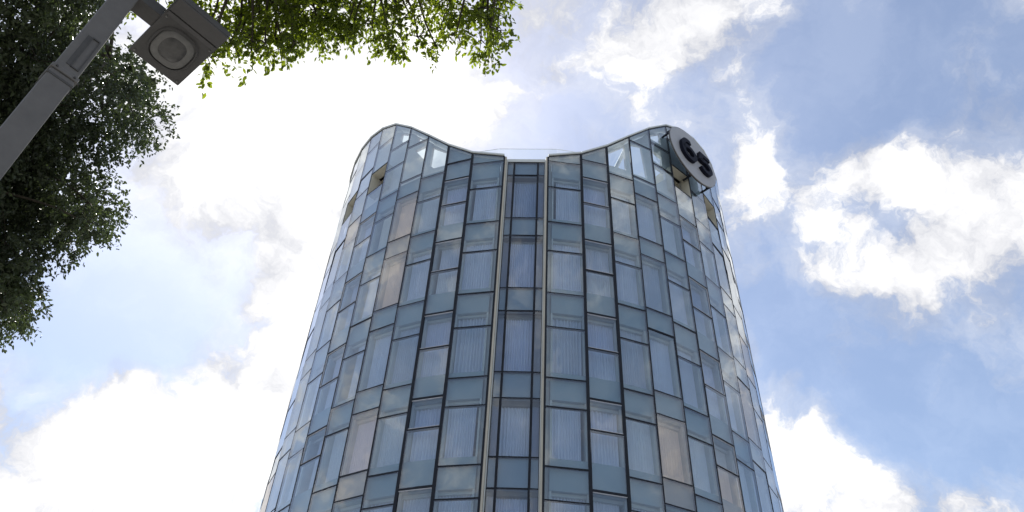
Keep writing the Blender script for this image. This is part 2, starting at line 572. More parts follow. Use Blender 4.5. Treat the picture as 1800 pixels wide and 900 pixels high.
WARM_PANES = [('L', 4, 20.75), ('L', 4, 17.32), ('L', 4, 19.85), ('L', 4, 10.12), ('L', 4, 10.93),
              ('L', 7, 22.45), ('L', 6, 21.80), ('L', 9, 10.69), ('R', 4, 10.93), ('R', 4, 10.12), ('R', 2, 12.00),
              ('R', 6, 10.10), ('R', 9, 17.12), ('R', 8, 13.93)]
seed = 0
for side, BN in (('R', B_R), ('L', B_L)):
    for c in range(1, NCOL + 1):
        F = Facet(BN[c - 1], BN[c])
        t0, t1 = ZTOP[c - 1], ZTOP[c]
        lines = LINES[c]
        tops = [None] + [z for z in lines]
        # glass panes from the roof edge down
        for i in range(len(lines)):
            zb = lines[i]
            if i == 0:
                za, zz = t0 - 0.05, t1 - 0.05
            else:
                za = zz = lines[i - 1]
            if c in RECESS and abs(zb - RECESS[c][0]) < 0.01:
                continue
            if c in (2, 6, 10) and i > 0 and any(abs(za - w) < 0.01 for w in WINDOW_TOPS):
                # an opening window: pale frame with its own pane, standing a little proud
                w = empty('window', (0, 0, 0))
                w.parent = tower
                w.matrix_parent_inverse = Matrix.Identity(4)
                ctr = F.pt(0.5, zb, 0) - Vector((CX, CY, 0))
                w.location = ctr
                e = 0.03 / F.w
                fw = (0.017 if c == 2 else 0.010)
                for nm in ('frame',):
                    mb = MB()
                    z0, z1 = zb + 0.045, za - 0.045
                    F.box(mb, 0 + e, e + fw / F.w, z0, z1, 0.0, 0.05)
                    F.box(mb, 1 - e - fw / F.w, 1 - e, z0, z1, 0.0, 0.05)
                    F.box(mb, e + fw / F.w, 1 - e - fw / F.w, z1 - fw, z1, 0.0, 0.05)
                    F.box(mb, e + fw / F.w, 1 - e - fw / F.w, z0, z0 + fw, 0.0, 0.05)
                    fr = mb.build('frame', M['winframe'], w)
                    fr.matrix_parent_inverse = Matrix.Translation(-(ctr + Vector((CX, CY, 0))))
                e2 = e + fw / F.w - GAP / F.w
                pn = pane(F, e2, 1 - e2, zb + 0.045 + fw - GAP, za - 0.045 - fw + GAP, za - 0.045 - fw + GAP, M['slot_glass'], w, 'pane', 0.02)
                pn.matrix_parent_inverse = Matrix.Translation(-(ctr + Vector((CX, CY, 0))))
                continue
            warm = any(s_ == side and c_ == c and abs(z_ - zb) < 0.02 for s_, c_, z_ in WARM_PANES)
            pane(F, 0, 1, zb, za, zz, M['glass_warm' if warm else 'glass'], tower)
        # transoms behind the joints
        for zb in lines:
            mb = MB()
            hw = 0.040 if c == 2 else 0.026
            F.box(mb, 0.03, 0.97, zb - hw, zb + hw, -0.002, 0.075)
            mb.build('transom', M['mullion'], tower)
        # mullion on the far side of the column
        # inner wall: slab-edge panels, piers and window surrounds
        ui = 0.14 if c == 1 else 0.0
        zs = [ROOF + 0.12 if c >= 3 else None] + [v for pr in VISION for v in (pr[1], pr[0])]
        for k in range(len(VISION)):
            vb, vt = VISION[k]
            upper = VISION[k - 1][0] if k else None
            mb = MB()
            if k == 0:
                if c <= 2:
                    F.slab(mb, ui, 1, vt, vt, t0 - 0.10, t1 - 0.10, 0.13, 0.25)
                else:
                    F.box(mb, ui, 1, vt, ROOF + 0.12, 0.13, 0.25)
            else:
                F.box(mb, ui, 1, vt, upper, 0.13, 0.25)
            mb.build('spandrel_panel', M['spandrel'], tower)
            # surround of the inner window
            mb = MB()
            pw = 0.075 / F.w
            ul = ui + (0.06 / F.w if c == 1 else pw)
            F.box(mb, ui, ul, vb, vt, 0.15, 0.62)
            F.box(mb, 1 - pw, 1, vb, vt, 0.15, 0.62)
            F.box(mb, ul, 1 - pw, vt - 0.10, vt - 0.002, 0.252, 0.62)
            F.box(mb, ul, 1 - pw, vb + 0.002, vb + 0.06, 0.252, 0.62)
            mb.build('window_surround', M['pier'], tower)
            seed += 1
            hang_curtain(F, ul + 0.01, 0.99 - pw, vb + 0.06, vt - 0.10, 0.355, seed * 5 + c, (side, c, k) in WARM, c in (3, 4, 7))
        if c == 1:
            mb = MB()
            F.slab(mb, 0.0, ui, ZBASE, ZBASE, t0 - 0.10, t0 - 0.06, 0.30, 0.42)
            mb.build('return_wall', M['pier'], tower)
        # roof screen behind the glass above the roof slab
        if c >= 3:
            mb = MB()
            holes = list(HOLES.get((side, c), []))
            if c in RECESS:
                a, b = RECESS[c]
                holes.append([(0.05, a + 0.05), (0.95, a + 0.05), (0.95, b - 0.05), (0.05, b - 0.05)])
            flat_wall_with_holes(F, [(0.0, ROOF + 0.123), (1.0, ROOF + 0.123), (1.0, t1 - 0.14), (0.0, t0 - 0.14)], holes, 0.40, 0.52, mb)
            mb.build('roof_screen', M['steel_white' if side == 'R' else 'screen'], tower)
        if c in RECESS:
            a, b = RECESS[c]
            mb = MB()
            F.box(mb, 0.02, 0.05, a + 0.03, b - 0.03, 0.02, 1.1)
            F.box(mb, 0.95, 0.98, a + 0.03, b - 0.03, 0.02, 1.1)
            F.box(mb, 0.05, 0.95, a + 0.03, a + 0.05, 0.02, 1.1)
            F.box(mb, 0.05, 0.95, b - 0.05, b - 0.03, 0.02, 1.1)
            F.box(mb, 0.05, 0.95, a + 0.05, b - 0.05, 1.07, 1.1)
            rc = mb.build('open_recess', M['beige'], tower)
            mb = MB()
            F.box(mb, 0.42, 0.50, a + 0.05, b - 0.05, 0.62, 0.78)
            mb.build('post', M['beige'], rc)
            mb = MB()
            mb.tube([F.pt(0.60, a + 0.75, 0.5), F.pt(0.95, a + 0.95, 0.5)], [0.03, 0.03], 8)
            mb.build('rail', M['winframe'], rc)

    # mullions
    for i, th in enumerate(BN):
        n = Vector((math.sin(th), -math.cos(th), 0))
        t = Vector((math.cos(th), math.sin(th), 0))
        hw = 0.032 if i == 0 else (0.050 if i in (1, 2) else 0.027)
        zt = ZTOP[i] - 0.05
        mb = MB()
        c0 = P(th, (ZBASE + zt) / 2, -0.026 if i in (1, 2) else (-0.036 if i else -0.040))
        mb.obox(c0, t, n, (0, 0, 1), hw, 0.036 if i else 0.042, (zt - ZBASE) / 2)
        mb.build('mullion', M['mullion'], tower)
    # coping along the curved roof edge
    for c in range(1, NCOL + 1):
        F = Facet(BN[c - 1], BN[c])
        t0, t1 = ZTOP[c - 1], ZTOP[c]
        mb = MB()
        F.slab(mb, 0, 1, t0 - 0.028, t1 - 0.028, t0 + 0.055, t1 + 0.055, -0.05, 0.54)
        mb.build('coping', M['coping'], tower)
        mb = MB()
        F.slab(mb, 0.001, 0.999, t0 - 0.075, t1 - 0.075, t0 - 0.03, t1 - 0.03, -0.004, 0.07)
        mb.build('edge_channel', M['mullion'], tower)

# diagonal brace and posts seen through the roof glass
F = Facet(B_R[2], B_R[3])
mb = MB()
mb.tube([F.pt(0.38, 24.3, 0.85), F.pt(1.45, 27.6, 0.85)], [0.09, 0.09], 10)
mb.build('brace', M['steel_white'], tower)
mb = MB()
mb.tube([F.pt(0.74, 24.2, 1.0), F.pt(0.74, 25.0, 1.0), F.pt(0.74, 25.12, 1.0)], [0.22, 0.22, 0.1], 14)
mb.build('roof_vent', M['winframe'], tower)

# central recessed strip
S_DIV = [-0.1405, -0.1125, -0.0155, 0.0130]
S_Z = [24.10, 23.35, 20.94, 20.02, 17.49, 16.48, 14.01, 13.05, 11.06, 10.09, 8.10, 7.12, 5.15, 4.2]


def SP(th, z, d=0.25):
    return P(th, z, -d)


class SlotFacet(Facet):
    def __init__(self, th0, th1):
        self.flip = False
        self.a, self.b = P(th0, 0, -0.25), P(th1, 0, -0.25)
        self.t = (self.b - self.a)
        self.w = self.t.length
        self.t.normalize()
        self.n = Vector((self.t.y, -self.t.x, 0))


for j in range(3):
    F = SlotFacet(S_DIV[j], S_DIV[j + 1])
    for i in range(len(S_Z) - 1):
        zt, zb = S_Z[i], S_Z[i + 1]
        pane(F, 0, 1, zb, zt, zt, M['slot_glass'], tower, 'strip_pane')
        mb = MB()
        F.box(mb, 0.0, 1.0, zb - 0.03, zb + 0.03, 0.008, 0.06)
        mb.build('strip_transom', M['mullion'], tower)
        if i % 2 == 0:
            mb = MB()
            F.box(mb, 0, 1, zb, zt, 0.08, 0.16)
            mb.build('strip_spandrel', M['spandrel'], tower)
        else:
            seed += 1
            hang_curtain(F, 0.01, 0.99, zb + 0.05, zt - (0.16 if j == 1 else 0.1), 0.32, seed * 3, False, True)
    mb = MB()
    F.box(mb, 0, 1, 24.07, 24.13, 0.0, 0.06)
    mb.build('strip_head', M['mullion'], tower)
for k, th in enumerate(S_DIV):
    n = Vector((math.sin(th), -math.cos(th), 0))
    t = Vector((math.cos(th), math.sin(th), 0))
    mb = MB()
    mb.obox(P(th, (24.1 + ZBASE) / 2, -0.285), t, n, (0, 0, 1), 0.036 if k in (1, 2) else 0.02, 0.05, (24.1 - ZBASE) / 2)
    mb.build('strip_mullion', M['mullion'], tower)
for th0, th1 in ((-0.1487, -0.1425), (0.0150, 0.0205)):
    for a, b, d, m in ((th0, th1, 0.0, 'fin'),):
        mb = MB()
        thc = (a + b) / 2
        n = Vector((math.sin(thc), -math.cos(thc), 0))
        t = Vector((math.cos(thc), math.sin(thc), 0))
        mb.obox(P(thc, (24.2 + ZBASE) / 2, -0.19), t, n, (0, 0, 1), 0.030, 0.18, (24.2 - ZBASE) / 2)
        mb.build('fin', M['fin'], tower)
        mb = MB()
        sg = 1 if thc < -0.06 else -1
        mb.obox(P(thc + sg * 0.0045, (24.16 + ZBASE) / 2, -0.24), t, n, (0, 0, 1), 0.0125, 0.10, (24.16 - ZBASE) / 2)
        mb.build('fin_edge', M['coping'], tower)
F = SlotFacet(-0.1425, 0.0150)
mb = MB()
F.box(mb, 0, 1, 24.135, 24.30, -0.03, 0.5)
mb.build('strip_coping', M['coping'], tower)
# glass rail on the roof terrace behind the strip
rail_th = [-0.42, -0.31, -0.202, 0.074, 0.18, 0.29]
for a, b in zip(rail_th, rail_th[1:]):
    mb = MB()
    p0, p1, q0, q1 = P(a + 0.001, 24.5, -1.0), P(b - 0.001, 24.5, -1.0), P(a + 0.001, 24.5, -1.015), P(b - 0.001, 24.5, -1.015)
    up = Vector((0, 0, 25.96 - 24.5))
    mb.hexa([p0, p1, q1, q0, p0 + up, p1 + up, q1 + up, q0 + up])
    rp = mb.build('rail_pane', M['rail_glass'], tower)
    mb = MB()
    mb.tube([p0 + up, p1 + up], [0.012, 0.012], 6)
    mb.build('rail_edge', M['coping'], rp)

# floors, dark rooms behind the curtains, roof slab, back of the tower, lower storeys
def ring(mb, r0, r1, z0, z1, a0=0.0, a1=2 * math.pi, n=64):
    vs, fs = [], []
    for i in range(n + 1):
        th = a0 + (a1 - a0) * i / n
        for r in (r0, r1):
            for z in (z0, z1):
                vs.append((CX + r * math.sin(th), CY - r * math.cos(th), z + CAMZ))
    for i in range(n):
        k = 4 * i
        for a, b in ((0, 1), (1, 3), (3, 2), (2, 0)):
            fs.append((k + a, k + b, k + 4 + b, k + 4 + a))
    mb.add(vs, fs)


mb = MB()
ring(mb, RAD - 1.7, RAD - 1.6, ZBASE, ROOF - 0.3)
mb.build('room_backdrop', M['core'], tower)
for k, (vb, vt) in enumerate(VISION):
    mb = MB()
    ring(mb, RAD - 1.6, RAD - 0.63, vt + 0.02, vt + 0.22)
    mb.build('floor_slab', M['slab'], tower)
mb = MB()
ring(mb, 0.05, RAD - 0.62, ROOF - 0.22, ROOF, n=64)
mb.build('roof', M['slab'], tower)
th_r, th_l = B_R[-1], B_L[-1] + 2 * math.pi
NB = 26
for i in range(NB):
    F = Facet(th_r + (th_l - th_r) * i / NB, th_r + (th_l - th_r) * (i + 1) / NB)
    mb = MB()
    F.box(mb, 0.0, 1.0, ZBASE, 24.9, 0.0, 0.1)
    mb.build('rear_wall', M['spandrel'], tower)
mb = MB()
ring(mb, RAD - 0.6, RAD + 0.25, ZBASE - 0.35, ZBASE - 0.02)
mb.build('podium_band', M['coping'], tower)
NP = 44
for i in range(NP):
    F = Facet(2 * math.pi * i / NP, 2 * math.pi * (i + 1) / NP)
    mb = MB()
    F.box(mb, 0.03, 0.97, -CAMZ, ZBASE - 0.36, 0.5, 0.53)
    mb.build('podium_glass', M['slot_glass'], tower)
    mb = MB()
    F.box(mb, -0.03, 0.03, -CAMZ, ZBASE - 0.36, 0.44, 0.58)
    mb.build('podium_mullion', M['mullion'], tower)
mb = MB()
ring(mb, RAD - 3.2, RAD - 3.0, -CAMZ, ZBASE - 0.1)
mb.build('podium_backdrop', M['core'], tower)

# ------------------------------------------------------------------ round sign with the number 65
TH, ZS, RS, OFF = 0.724, 27.43, 1.53, 0.41
sc_ = P(TH, ZS, OFF)
sign = empty('round_sign', sc_)
tag(sign, 'round silver sign with dark number 65 mounted high on the tower', 'sign')
st = Vector((math.cos(TH), math.sin(TH), 0))
sn = Vector((math.sin(TH), -math.cos(TH), 0))


def SPT(x, z, d):
    return sc_ + st * x + Vector((0, 0, z)) + sn * d


mb = MB()
NS = 72
prof = [(0.0, -0.10), (1.0, -0.10), (1.012, -0.08), (1.012, -0.02), (1.0, 0.0), (0.0, 0.0)]
for r, d in prof[1:-1]:
    for k in range(NS):
        a = 2 * math.pi * k / NS
        mb.v.append(tuple(SPT(RS * 1.07 * r * math.cos(a), RS * r * math.sin(a), d)))
for j in range(3):
    for k in range(NS):
        mb.f.append((j * NS + k, j * NS + (k + 1) % NS, (j + 1) * NS + (k + 1) % NS, (j + 1) * NS + k))
mb.f.append(tuple(3 * NS + k for k in range(NS)))
mb.f.append(tuple(reversed(range(NS))))
dk = mb.build('disc', M['sign_disc'], sign)
mb = MB()
for r, d in ((1.014, -0.085), (1.022, -0.05), (1.014, -0.012), (1.004, -0.05)):
    for k in range(NS):
        a = 2 * math.pi * k / NS
        mb.v.append(tuple(SPT(RS * 1.07 * r * math.cos(a), RS * r * math.sin(a), d)))
for j in range(4):
    for k in range(NS):
        mb.f.append((j * NS + k, j * NS + (k + 1) % NS, ((j + 1) % 4) * NS + (k + 1) % NS, ((j + 1) % 4) * NS + k))
mb.build('rim', M['lamp_lid'], dk)


def stroke(path, w, d0, d1, name):
    """a bold flat stroke with square ends, as thick metal lettering"""
    pts = [Vector((x, z)) for x, z in path]
    L, Rr = [], []
    for i, p in enumerate(pts):
        a = pts[max(i - 1, 0)]
        b = pts[min(i + 1, len(pts) - 1)]
        tn = (b - a).normalized()
        if 0 < i < len(pts) - 1:
            t1, t2 = (p - a).normalized(), (b - p).normalized()
            k = 1 / max(0.6, math.sqrt((1 + t1.dot(t2)) / 2))
        else:
            k = 1
        nn = Vector((-tn.y, tn.x)) * w * 0.5 * k
        L.append(p + nn)
        Rr.append(p - nn)
    mb = MB()
    n = len(pts)
    for d in (d0, d1):
        for q in L + Rr:
            mb.v.append(tuple(SPT(q.x, q.y, d)))
    m = 2 * n
    for i in range(n - 1):
        mb.f.append((i, i + 1, n + i + 1, n + i))
        mb.f.append((m + i, m + n + i, m + n + i + 1, m + i + 1))
        mb.f.append((i, m + i, m + i + 1, i + 1))
        mb.f.append((n + i, n + i + 1, m + n + i + 1, m + n + i))
    mb.f.append((0, n, m + n, m))
    mb.f.append((n - 1, m + n - 1, m + 2 * n - 1, 2 * n - 1))
    o = mb.build(name, M['digit'], sign)
    return o


def arc(cx, cz, rx, rz, a0, a1, n):
    return [(cx + rx * math.cos(math.radians(a0 + (a1 - a0) * i / n)), cz + rz * math.sin(math.radians(a0 + (a1 - a0) * i / n))) for i in range(n + 1)]


DZ = -0.10
six = [(-0.22, 0.66)] + arc(-0.42, 0.10, 0.47, 0.56, 75, 180, 9) + arc(-0.42, -0.16, 0.47, 0.42, 186, 360, 16) + arc(-0.42, -0.16, 0.47, 0.36, 8, 170, 12)
six = [(x * 0.88 - 0.13, z * 0.92 + DZ) for x, z in six]
stroke(six, 0.23, 0.0, 0.16, 'digit')
five = [(1.06, 0.58), (0.36, 0.58), (0.30, 0.08)] + arc(0.62, -0.20, 0.42, 0.38, 125, -150, 18)
five = [(x * 0.90 + 0.12, z * 0.92 + DZ) for x, z in five]
stroke(five, 0.22, 0.0, 0.16, 'digit')
for x, z in ((-1.40, 0.62), (1.15, -1.05), (-0.2, -1.30), (0.9, 1.0)):
    mb = MB()
    mb.obox(SPT(x, z, -0.35), st, sn, (0, 0, 1), 0.035, 0.26, 0.035)
    mb.obox(SPT(x, z + 0.07, -0.22), st, sn, (0, 0, 1), 0.03, 0.10, 0.05)
    mb.build('bracket', M['mullion'], sign)

# ------------------------------------------------------------------ street lamp
PX, PY = -3.012, 3.090
LA = math.radians(-42)
lu = Vector((math.cos(LA), math.sin(LA), 0))          # long axis of the lamp head, towards the viewer
lv = Vector((-math.sin(LA), math.cos(LA), 0))         # from the pole out to the head
ZL = 5.28 + CAMZ
lamp = empty('street_lamp', (PX, PY, 0))
tag(lamp, 'grey square street lamp post with boxy lamp head, in front of the dark tree', 'street lamp')
pc = Vector((PX, PY, 0))
UZ = (0, 0, 1)
ZC = 4.20 + CAMZ
mb = MB()
mb.obox(pc + Vector((0, 0, ZC / 2)), lu, lv, UZ, 0.082, 0.082, ZC / 2)
mb.build('lower_post', M['pole'], lamp, bevel=0.012)
mb = MB()
zt = ZL + 0.62
mb.obox(pc + Vector((0, 0, (ZC + zt) / 2)), lu, lv, UZ, 0.078, 0.078, (zt - ZC) / 2)
upm = mb.build('upper_post', M['pole'], lamp, bevel=0.010)
mb = MB()
mb.obox(pc + Vector((0, 0, ZC + 0.02)), lu, lv, UZ, 0.092, 0.092, 0.020)
mb.build('collar', M['pole'], lamp, bevel=0.009)
mb = MB()
mb.obox(pc + Vector((0, 0, ZC - 0.05)), lu, lv, UZ, 0.087, 0.087, 0.010)
mb.build('collar', M['lamp'], lamp, bevel=0.004)
mb = MB()
for o_, hw in ((-0.010, 0.004), (0.040, 0.004)):
    mb.obox(pc + lu * 0.081 + lv * (o_ + 0.012) + Vector((0, 0, ZC + 0.27)), lu, lv, UZ, 0.006, hw, 0.17)
for zz in (0.10, 0.44):
    mb.obox(pc + lu * 0.081 + lv * 0.027 + Vector((0, 0, ZC + zz)), lu, lv, UZ, 0.0055, 0.028, 0.005)
mb.build('hatch_frame', M['lamp'], lamp)
mb = MB()
mb.obox(pc + lu * 0.0792 + lv * -0.016 + Vector((0, 0, ZC + 0.27)), lu, lv, UZ, 0.0022, 0.016, 0.17)
mb.build('hatch_slot', M['lamp'], lamp)
for sz in (-1, 1):
    for sy in (-1, 1):
        mb = MB()
        q0 = pc + lu * 0.092 + lv * (0.06 * sy) + Vector((0, 0, ZC + 0.02 + 0.0 * sz))
        if sz < 0:
            q0 = pc + lu * (0.06 * sy) + lv * 0.092 + Vector((0, 0, ZC + 0.02))
        ax = lu if sz > 0 else lv
        mb.tube([q0 - ax * 0.002, q0 + ax * 0.010], [0.009, 0.008], 6)
        mb.build('bolt', M['lamp'], lamp)
# arm and head
mb = MB()
mb.obox(pc + lv * 0.170 + Vector((0, 0, ZL + 0.07)), lu, lv, UZ, 0.074, 0.094, 0.055)
mb.build('arm', M['lamp'], lamp, bevel=0.006)
HC = Vector((-2.705, 3.461, ZL))
hl, hs = 0.362, 0.222
head = MB()
vs = []
for z, k in ((0.0, 1.0), (0.05, 1.0), (0.16, 0.80)):
    for su, sv in ((-1, -1), (1, -1), (1, 1), (-1, 1)):
        vs.append(HC + lu * su * hl * k + lv * sv * hs * k + Vector((0, 0, z)))
head.add(vs, [(3, 2, 1, 0), (8, 9, 10, 11)] + [(4 * j + a, 4 * j + (a + 1) % 4, 4 * j + 4 + (a + 1) % 4, 4 * j + 4 + a) for j in range(2) for a in range(4)])
hd = head.build('lamp_head', M['lamp'], lamp, bevel=0.008)
mb = MB()
mb.obox(HC + lu * (hl - 0.075) + Vector((0, 0, -0.006)), lu, lv, UZ, 0.070, hs - 0.008, 0.006)
mb.build('lid', M['lamp_lid'], hd, bevel=0.003)
mb = MB()
mb.obox(HC + lu * (hl - 0.178) + Vector((0, 0, -0.006)), lu, lv, UZ, 0.020, hs - 0.012, 0.006)
mb.build('hinge_strip', M['lamp_lid'], hd, bevel=0.003)


def rounded(cx, rx, ry, p, n=40):
    out = []
    for k in range(n):
        a = 2 * math.pi * k / n
        c_, s_ = math.cos(a), math.sin(a)
        out.append((cx + rx * math.copysign(abs(c_) ** (2 / p), c_), ry * math.copysign(abs(s_) ** (2 / p), s_)))
    return out


def ring_mesh(o1, z1, o2, z2, o3=None, z3=None):
    mb = MB()
    loops = [(o1, z1), (o2, z2)] + ([(o3, z3)] if o3 else [])
    n = len(o1)
    for o_, z_ in loops:
        mb.v += [tuple(HC + lu * x + lv * y + Vector((0, 0, z_))) for x, y in o_]
    for j in range(len(loops) - 1):
        for k in range(n):
            mb.f.append((j * n + k, j * n + (k + 1) % n, (j + 1) * n + (k + 1) % n, (j + 1) * n + k))
    return mb


for sx, sy in ((-1, -1), (-1, 1), (0.42, -1), (0.42, 1)):
    mb = MB()
    q0 = HC + lu * (sx * (hl - 0.035)) + lv * (sy * (hs - 0.03))
    mb.tube([q0 + Vector((0, 0, 0.002)), q0 + Vector((0, 0, -0.008))], [0.010, 0.008], 8)
    mb.build('screw', M['ring'], hd)
LCX = -0.085
mb = ring_mesh(rounded(LCX, 0.205, 0.172, 2.7), -0.001, rounded(LCX, 0.196, 0.164, 2.7), -0.020, rounded(LCX, 0.186, 0.155, 2.7), -0.016)
mb.build('lens_gasket', M['lamp'], hd, smooth=True)
mb = ring_mesh(rounded(LCX, 0.180, 0.148, 2.8), -0.003, rounded(LCX, 0.168, 0.138, 2.8), -0.024, rounded(LCX, 0.118, 0.094, 2.6), -0.012)
mb.build('lens_rim', M['ring'], hd, smooth=True)
mb = MB()
lo = rounded(LCX, 0.120, 0.096, 2.6)
n = len(lo)
for s_, z_ in ((1.0, -0.012), (0.8, -0.026), (0.45, -0.034)):
    mb.v += [tuple(HC + lu * (LCX + (x - LCX) * s_) + lv * (y * s_) + Vector((0, 0, z_))) for x, y in lo]
for j in range(2):
    for k in range(n):
        mb.f.append((j * n + k, j * n + (k + 1) % n, (j + 1) * n + (k + 1) % n, (j + 1) * n + k))
mb.f.append(tuple(2 * n + k for k in range(n)))
mb.build('lens', M['lens'], hd, smooth=True)

# the post leans about one and a half degrees
for o in lamp.children:
    if not o.name.startswith(('lamp_head', 'arm')):
        for v in o.data.vertices:
            v.co.x += 0.027 * (v.co.z - 6.85)

# ------------------------------------------------------------------ trees
# crown clumps: x, y, height above eye level, radius
LEFT_CLUMPS = [(-8.43,6.56,6.70,0.39),(-7.87,7.13,7.24,0.48),(-8.44,8.19,5.24,0.57),(-6.73,8.86,8.70,0.46),(-6.52,6.55,7.03,0.60),(-8.65,8.96,5.64,0.43),(-6.13,4.79,7.11,0.71),(-7.53,5.01,9.19,0.45),(-7.87,4.43,7.26,0.25),(-6.47,3.47,7.97,0.18),(-6.07,6.72,5.15,0.39),(-6.59,4.84,6.68,0.44),(-8.15,7.69,4.48,0.19),(-5.18,4.55,7.85,0.60),(-5.01,4.62,8.08,0.39),(-7.59,7.74,5.54,0.70),(-7.25,5.04,6.94,0.74),(-5.15,6.33,8.72,0.25),(-5.06,3.71,8.38,0.42),(-8.25,8.86,5.18,0.58),(-6.97,8.98,6.95,0.28),(-7.13,6.20,5.18,0.54),(-5.57,4.10,9.36,0.41),(-6.69,4.92,6.33,0.70),(-6.42,4.99,9.09,0.41),(-5.57,4.60,7.42,0.42),(-6.42,7.30,6.14,0.62),(-6.91,4.29,8.07,0.53),(-9.51,7.60,7.02,0.72),(-6.71,4.91,10.54,0.63),(-6.91,5.28,5.70,0.68),(-6.58,6.35,9.74,0.47),(-8.11,5.78,7.03,0.49),(-6.07,6.99,6.23,0.61),(-6.90,7.36,5.22,0.68),(-7.73,7.47,7.12,0.57),(-8.34,5.47,7.36,0.39),(-8.68,8.57,5.39,0.62),(-7.24,6.97,5.71,0.66),(-8.17,5.31,9.63,0.64),(-6.68,8.31,8.00,0.55),(-6.71,4.42,9.47,0.68),(-7.65,7.74,4.25,0.41),(-6.46,6.64,7.49,0.70),(-7.87,6.76,5.73,0.58),(-6.91,4.74,8.93,0.70),(-7.39,5.35,6.20,0.64),(-6.30,5.24,7.67,0.70),(-5.85,6.67,7.81,0.65),(-5.44,3.54,8.10,0.30),(-5.75,7.45,9.23,0.52),(-6.98,5.85,5.31,0.63),(-7.97,5.18,10.02,0.70),(-5.73,5.71,7.35,0.49),(-6.58,6.51,9.08,0.57),(-7.16,5.63,5.88,0.73),(-6.28,5.25,7.15,0.60),(-6.10,3.89,7.37,0.52),(-7.63,8.06,8.20,0.72),(-6.87,6.76,6.78,0.53),(-7.55,7.00,4.37,0.30),(-6.92,7.85,5.76,0.51),(-5.32,4.23,7.67,0.60),(-6.04,6.95,4.54,0.39),(-7.58,5.91,7.92,0.71),(-7.55,5.02,8.63,0.38),(-7.11,5.48,7.58,0.40),(-7.37,8.30,7.13,0.73),(-7.32,7.37,5.94,0.46),(-7.86,7.47,7.60,0.41),(-5.66,3.97,8.80,0.54),(-5.93,6.14,7.52,0.69),(-6.87,3.62,8.06,0.35),(-6.59,5.65,11.10,0.46),(-7.16,6.62,5.96,0.52),(-6.93,4.84,5.89,0.46),(-8.67,8.42,6.51,0.49),(-8.07,8.59,6.31,0.61),(-8.57,5.09,8.70,0.64),(-6.45,7.72,6.05,0.51),(-7.24,7.38,7.94,0.73),(-5.45,6.39,8.13,0.72),(-6.27,7.18,4.57,0.40),(-5.66,5.34,10.00,0.18),(-8.06,8.12,4.82,0.74),(-7.54,6.19,6.09,0.62),(-6.27,6.72,6.91,0.57),(-6.60,6.17,6.68,0.47),(-7.21,8.74,6.55,0.55),(-8.83,9.42,5.77,0.71),(-7.61,4.72,7.45,0.42),(-8.93,4.33,9.78,0.26),(-7.11,7.35,8.30,0.68),(-6.44,6.01,5.88,0.49),(-8.37,6.30,8.56,0.38),(-8.31,7.01,6.99,0.67),(-6.66,5.45,5.81,0.49),(-6.29,7.37,10.28,0.55),(-8.32,6.75,6.58,0.64),(-6.47,4.48,10.04,0.53),(-7.72,8.05,4.28,0.50),(-8.45,8.12,6.88,0.64),(-8.21,4.26,8.27,0.71),(-5.51,5.22,7.45,0.55),(-7.39,6.95,7.61,0.48),(-6.25,7.14,4.22,0.17),(-8.35,5.13,8.80,0.75),(-7.48,5.38,10.00,0.53),(-6.47,5.61,5.78,0.39),(-8.40,7.63,6.74,0.73),(-7.41,6.77,4.52,0.44),(-7.71,4.70,7.00,0.51),(-6.04,5.01,9.04,0.60),(-7.42,4.23,7.06,0.44),(-7.61,4.69,8.19,0.70),(-7.67,6.38,8.23,0.41),(-7.92,7.66,5.85,0.57),(-8.14,6.93,6.40,0.74),(-7.60,6.44,5.59,0.51),(-5.89,5.76,8.55,0.45),(-6.78,6.65,4.95,0.58),(-8.31,6.62,6.33,0.51),(-7.40,7.73,5.70,0.53),(-9.07,5.77,8.32,0.74),(-7.89,8.44,6.03,0.46),(-4.87,5.50,7.69,0.40),(-6.63,6.99,5.88,0.69),(-6.42,7.00,4.08,0.41),(-7.68,5.82,6.47,0.53),(-7.33,7.04,8.79,0.57),(-6.12,6.16,7.16,0.72),(-8.90,6.92,7.85,0.47),(-5.29,6.88,6.88,0.50),(-8.85,7.66,5.91,0.39),(-6.81,7.18,4.80,0.58),(-5.13,6.80,6.46,0.21),(-5.76,7.22,6.90,0.56),(-6.33,3.97,7.64,0.40),(-8.32,5.27,8.09,0.59),(-7.01,3.47,7.17,0.52),(-8.38,7.84,4.89,0.45),(-7.54,7.41,4.02,0.37),(-6.22,6.98,6.77,0.62),(-8.14,6.08,6.40,0.46),(-5.91,6.97,5.56,0.49),(-7.17,5.81,5.07,0.42),(-6.11,5.54,6.22,0.73),(-7.14,6.43,5.54,0.60),(-7.42,5.61,7.74,0.60),(-6.12,7.48,5.81,0.41)]
